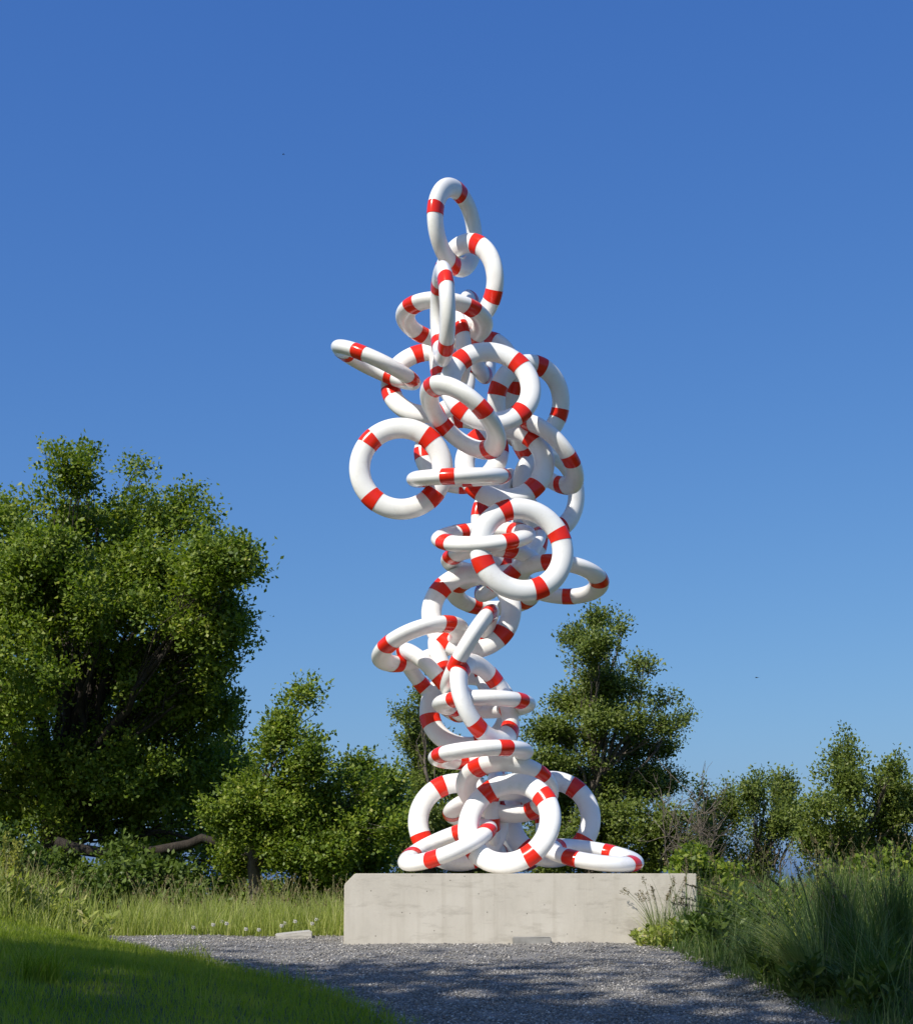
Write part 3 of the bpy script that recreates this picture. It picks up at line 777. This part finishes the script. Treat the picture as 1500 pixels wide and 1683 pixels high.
WD = [('tall weed in mid bed, right of the plinth corner', 1245, 15.0, .62), ('tall weed just behind the arching grass', 1300, 13.8, .66), ('tall weed beneath the bushy alder at far right', 1440, 15.8, .74), ('tall weed at right edge beyond the upright grass', 1480, 14.2, .70), ('weed between plinth end and the upright grass', 1290, 16.6, .70), ('short weed in the lower right corner bed', 1475, 10.6, .40), ('weed left of the upright dark grass clump', 1310, 12.4, .48)]
for k, (lab, a, d, hh) in enumerate(WD):
    lance_plant('tall_weed', lab, 'plant', wpos(a, d), d, hh, .2, 10, OAKLEAF, 260 + k, 'tall weeds in the bed', .055, .34)
# arching grass clump
def clump(name, label, x, y, n, h0, h1, lean, bias, mat, seed, heads=0, hl=(.7, .95), head_len=.10, head_r=.009, w=.008, hbias=None):
    g = np.random.default_rng(seed); z = float(HT(x, y)); b = np.array([x, y, z])
    root = tag(empty(name, b), label, 'grass')
    P = np.zeros((n, 3)); a = g.random(n) * 6.28; r = .15 * np.sqrt(g.random(n)); P[:, 0] = np.cos(a) * r; P[:, 1] = np.sin(a) * r; P[:, 2] = -.02
    part = blades(g, P, h0 + (h1 - h0) * g.random(n), np.full(n, w), lean, 5, .45, bias)
    grass_obj('blades', None, [part], mat, 'stuff', root)
    if heads:
        ms = MB(); hv = []; hd = []
        for k in range(heads):
            a = g.random() * 6.28; L = hl[0] + (hl[1] - hl[0]) * g.random(); s = lean * (.2 + .7 * g.random())
            hb = hbias or bias
            dx, dy = math.cos(a) * s + hb[0], math.sin(a) * s + hb[1]
            t = np.linspace(0, 1, 9)
            p = np.stack([math.cos(a) * .08 + dx * L * t ** 1.8, math.sin(a) * .08 + dy * L * t ** 1.8, L * (t - .35 * math.hypot(dx, dy) * t ** 2.4)], -1)
            ms.tube(p, np.linspace(.0032, .0018, 9), 4)
            d = p[-1] - p[-2]; d /= np.linalg.norm(d)
            for q in range(34):
                u = g.random(); hv.append(p[-1] - d * head_len * (1 - u) + g.normal(size=3) * head_r * (1.1 - .8 * abs(u - .4))); hd.append(d + g.normal(size=3) * .45)
        link('flower_stalks', ms.mesh(name + '_stalks'), STEM, root)
        V, F = leaf_geo(g, np.array(hv), np.array(hd), .018, .4)
        so_ = link('seed_heads', mesh_np(name + '_heads', V, [F], np.repeat(g.random(len(hv)), 4)), STRAW, root); so_['kind'] = 'stuff'
    return root
FOUNT = leaf_mat('fountain_blade', [(0, (.18, .24, .07)), (.5, (.29, .34, .12)), (1, (.46, .45, .24))], .4)
clump('fountain_grass', 'arching fountain of fine grass leaning over the gravel at right', wpos(1325, 11.3), 11.3, 420, .45, .95, .6, (-.55, -.15), FOUNT, 300, 26, (.75, 1.05), .12, .006, .006, (-.5, -.1))
clump('arching_grass', 'low arching dark grass clump hanging over the gravel edge mid bed', wpos(1248, 13.0), 13.0, 300, .3, .62, .7, (-.3, -.15), BEDM, 320)
clump('arching_grass', 'arching dark grass clump in the bottom right corner', wpos(1435, 10.5), 10.5, 360, .3, .70, .7, (-.25, -.1), BEDM, 321)
clump('arching_grass', 'broad arching grass clump between the fountain of grass and right edge', wpos(1420, 11.5), 11.5, 360, .4, .85, .7, (-.2, -.1), BEDM, 322, 6, (.8, 1.0))
clump('upright_grass', 'tall upright dark grass clump behind the arching grass', wpos(1370, 12.6), 12.6, 420, .55, 1.05, .3, (0, 0), BEDM, 301, 10, (.9, 1.15))
clump('reed_grass', 'tall clump of dark green grass at right edge of bed', wpos(1465, 12.2), 12.2, 380, .5, 1.0, .32, (0, 0), BEDM, 302, 8, (.9, 1.1))
clump('flowering_grass', 'flowering grass with brown seed heads in front of plinth right end', wpos(1085, 16.25), 16.25, 230, .25, .60, .6, (-.06, 0), FOUNT, 303, 22, (.55, .82), .10, .012, .007)
lance_plant('low_herb', 'low bright green herb at the foot of plinth under the flowering grass', 'plant', wpos(1068, 16.1), 16.1, .22, .26, 18, MEADM, 222, None, .06, .5)
lance_plant('low_herb', 'low yellow green herb where the bed edge meets the gravel', 'plant', wpos(1105, 15.8), 15.8, .26, .28, 18, MEADM, 223, None, .06, .5)
clump('flowering_grass', 'grass clump with seed heads hiding the plinth right corner', wpos(1128, 16.2), 16.2, 170, .35, .75, .35, (.02, 0), BEDM, 304, 9, (.7, 1.0), .10, .010, .008)
clump('green_tuft', 'dark grass tuft at the lawn edge beside the gravel', wpos(330, 14.3) , 14.0, 90, .12, .26, .7, (0, 0), LAWNM, 305)
clump('green_tuft', 'long grass tuft in the lawn at the bottom left corner', wpos(70, 10.1), 10.1, 220, .2, .42, .6, (0, 0), LAWNM, 306)
clump('field_tuft', 'green grass tuft standing right against the plinth end', wpos(1165, 17.2), 17.2, 260, .35, .7, .3, (0, 0), MEADM, 307)

def spike(name, label, x, y, n, h, seed):
    g = np.random.default_rng(seed); z = float(HT(x, y)); root = tag(empty(name, (x, y, z)), label, 'plant')
    mb = MB(); hv = []; hd = []
    for k in range(n):
        tip = np.array([g.normal() * .1, g.normal() * .1, h * (.75 + .3 * g.random())])
        p = bez((tip[0] * .3, tip[1] * .3, -.03), tip, g, 0, 7, .015); mb.tube(p, np.linspace(.006, .003, 7), 4)
        for q in range(120):
            u = g.random() * .55 + .45; i_ = min(5, int(u * 6)); pt = p[i_] + (p[i_ + 1] - p[i_]) * (u * 6 - i_)
            hv.append(pt + g.normal(size=3) * .012); hd.append(g.normal(size=3) * .6 + np.array([0, 0, .7]))
    link('stems', mb.mesh(name + '_stems'), STEM, root)
    V, F = leaf_geo(g, np.array(hv), np.array(hd), .04, .5)
    o = link('flower_spikes', mesh_np(name + '_spikes', V, [F], np.repeat(.55 + .45 * g.random(len(hv)), 4)), YEL, root); o['kind'] = 'stuff'
YEL = leaf_mat('dock_flower', [(0, (.14, .18, .03)), (1, (.38, .38, .08))], .4, tcol=(1.1, 1.1, .6))
spike('dock_plant', 'tall yellow green dock spikes on bank at the left picture edge', wpos(24, 16.8), 16.8, 5, .85, 311)
spike('dock_plant', 'small yellowed dock spike in the grass below the right tree', wpos(1338, 18.5), 18.5, 2, .72, 312)

# dandelions
puff = simple('dandelion_fluff', (.62, .61, .55), .9)
DP = [(320, 18.6, .10), (352, 18.5, .14), (366, 18.9, .17), (374, 18.5, .16), (406, 18.5, .10), (427, 18.4, .10), (464, 18.6, .14), (470, 18.8, .16), (486, 18.6, .19), (514, 18.6, .16), (521, 18.8, .20)]
g = np.random.default_rng(55)
N = 46; ii = np.arange(N) + .5; phi = np.arccos(1 - 2 * ii / N); tht = math.pi * (1 + 5 ** .5) * ii
dirs = np.stack([np.cos(tht) * np.sin(phi), np.sin(tht) * np.sin(phi), np.cos(phi)], -1)
V, F = leaf_geo(g, dirs * .006, dirs, .019, .5)
puff_me = mesh_np('seed_puff', V, [F]); puff_me.materials.append(puff)
for k, (a, d, hh) in enumerate(DP):
    x = wpos(a, d); z = float(HT(x, d))
    root = tag(empty('dandelion', (x, d, z)), 'white dandelion seed head beside the gravel left of plinth', 'flower', 'dandelion seed heads along the verge')
    mb = MB(); mb.tube(np.array([[0, 0, -.02], [.004, 0, hh * .5], [0, .004, hh]]), .0025, 5)
    link('stem', mb.mesh('dandelion_stem'), STEM, root)
    s = link('seed_puff', puff_me, None, root); s.location = (0, 0, hh)

# small slabs, stone
def slab(name, label, cat, loc, dims, rot, mat, top=.0):
    bm = bmesh.new(); bmesh.ops.create_cube(bm, size=1)
    g = random.Random(name + label)
    for v in bm.verts:
        v.co = Vector((v.co.x * dims[0], v.co.y * dims[1], v.co.z * dims[2]))
        if v.co.z > 0: v.co.x += top * dims[0] * g.uniform(-1, 1)
    bmesh.ops.bevel(bm, geom=list(bm.edges), offset=min(dims) * .12, segments=2, affect='EDGES')
    bmesh.ops.subdivide_edges(bm, edges=list(bm.edges), cuts=2, use_grid_fill=True)
    for v in bm.verts: v.co += Vector((g.uniform(-1, 1), g.uniform(-1, 1), g.uniform(-1, 1))) * min(dims) * .03
    me = bpy.data.meshes.new(name); bm.to_mesh(me); bm.free()
    o = link(name, me, mat); o.location = loc; o.rotation_euler = rot
    return tag(o, label, cat)
SL = concrete_mat('pale_slab', (.36, .34, .31), (.44, .42, .38), (.50, .47, .43), 3)
slab('stone_slab', 'pale flat stone slab lying at the gravel edge left of plinth', 'slab', (wpos(484, 18.3), 18.3, float(HT(wpos(484, 18.3), 18.3)) + .03), (.42, .5, .09), (0, R_(-6), R_(8)), SL)
slab('foot_slab', 'thin grey slab set against the foot of the plinth', 'slab', (wpos(873, 16.55), 16.54, .015), (.40, .07, .13), (R_(4), 0, 0), concrete_mat('grey_slab', (.24, .235, .22), (.29, .28, .26), (.34, .33, .31), 3), .04)

# birds far up in the sky
BIRD = simple('bird_feather', (.02, .02, .025), .8)
def bird(label, p, span, yaw):
    bm = bmesh.new()
    bmesh.ops.create_uvsphere(bm, u_segments=10, v_segments=8, radius=.5)
    for v in bm.verts: v.co = Vector((v.co.x * .16, v.co.y * .62 * (1.1 if v.co.y < 0 else 1), v.co.z * .15))
    me = bpy.data.meshes.new('bird'); bm.to_mesh(me); bm.free()
    root = empty('bird', p); root.rotation_euler = (0, 0, yaw); root.scale = (span,) * 3
    tag(root, label, 'bird')
    link('body', me, BIRD, root)
    for sgn in (-1, 1):
        V = np.array([[0, .12, .02], [0, -.10, .02], [.26 * sgn, -.08, .10], [.26 * sgn, .12, .10], [.5 * sgn, -.16, .05], [.42 * sgn, .04, .07]])
        V = np.concatenate([V, V - np.array([0, 0, .02])])
        F4 = [[0, 1, 2, 3], [3, 2, 4, 5], [7, 6, 9, 8], [8, 9, 11, 10], [1, 7, 8, 2], [2, 8, 10, 4], [4, 10, 11, 5], [5, 11, 9, 3], [3, 9, 6, 0]]
        link('wing', mesh_np('wing', V, [np.array(F4)]), BIRD, root)
    V = np.array([[-.05, -.3, 0], [.05, -.3, 0], [.10, -.52, 0], [-.10, -.52, 0]]); V = np.concatenate([V, V - np.array([0, 0, .02])])
    link('tail', mesh_np('tail', V, [np.array([[0, 1, 2, 3], [7, 6, 5, 4], [1, 5, 6, 2], [2, 6, 7, 3], [3, 7, 4, 0]])]), BIRD, root)
def sp(px_, py_, y): x, _, z = W(px_, py_, y); return (x, y, z)
bird('tiny dark bird flying low in the sky right of the alder', sp(1251, 1111, 80), .28, .9)
bird('tiny dark bird high in the sky at upper left', sp(448, 190, 90), .22, 2.0)
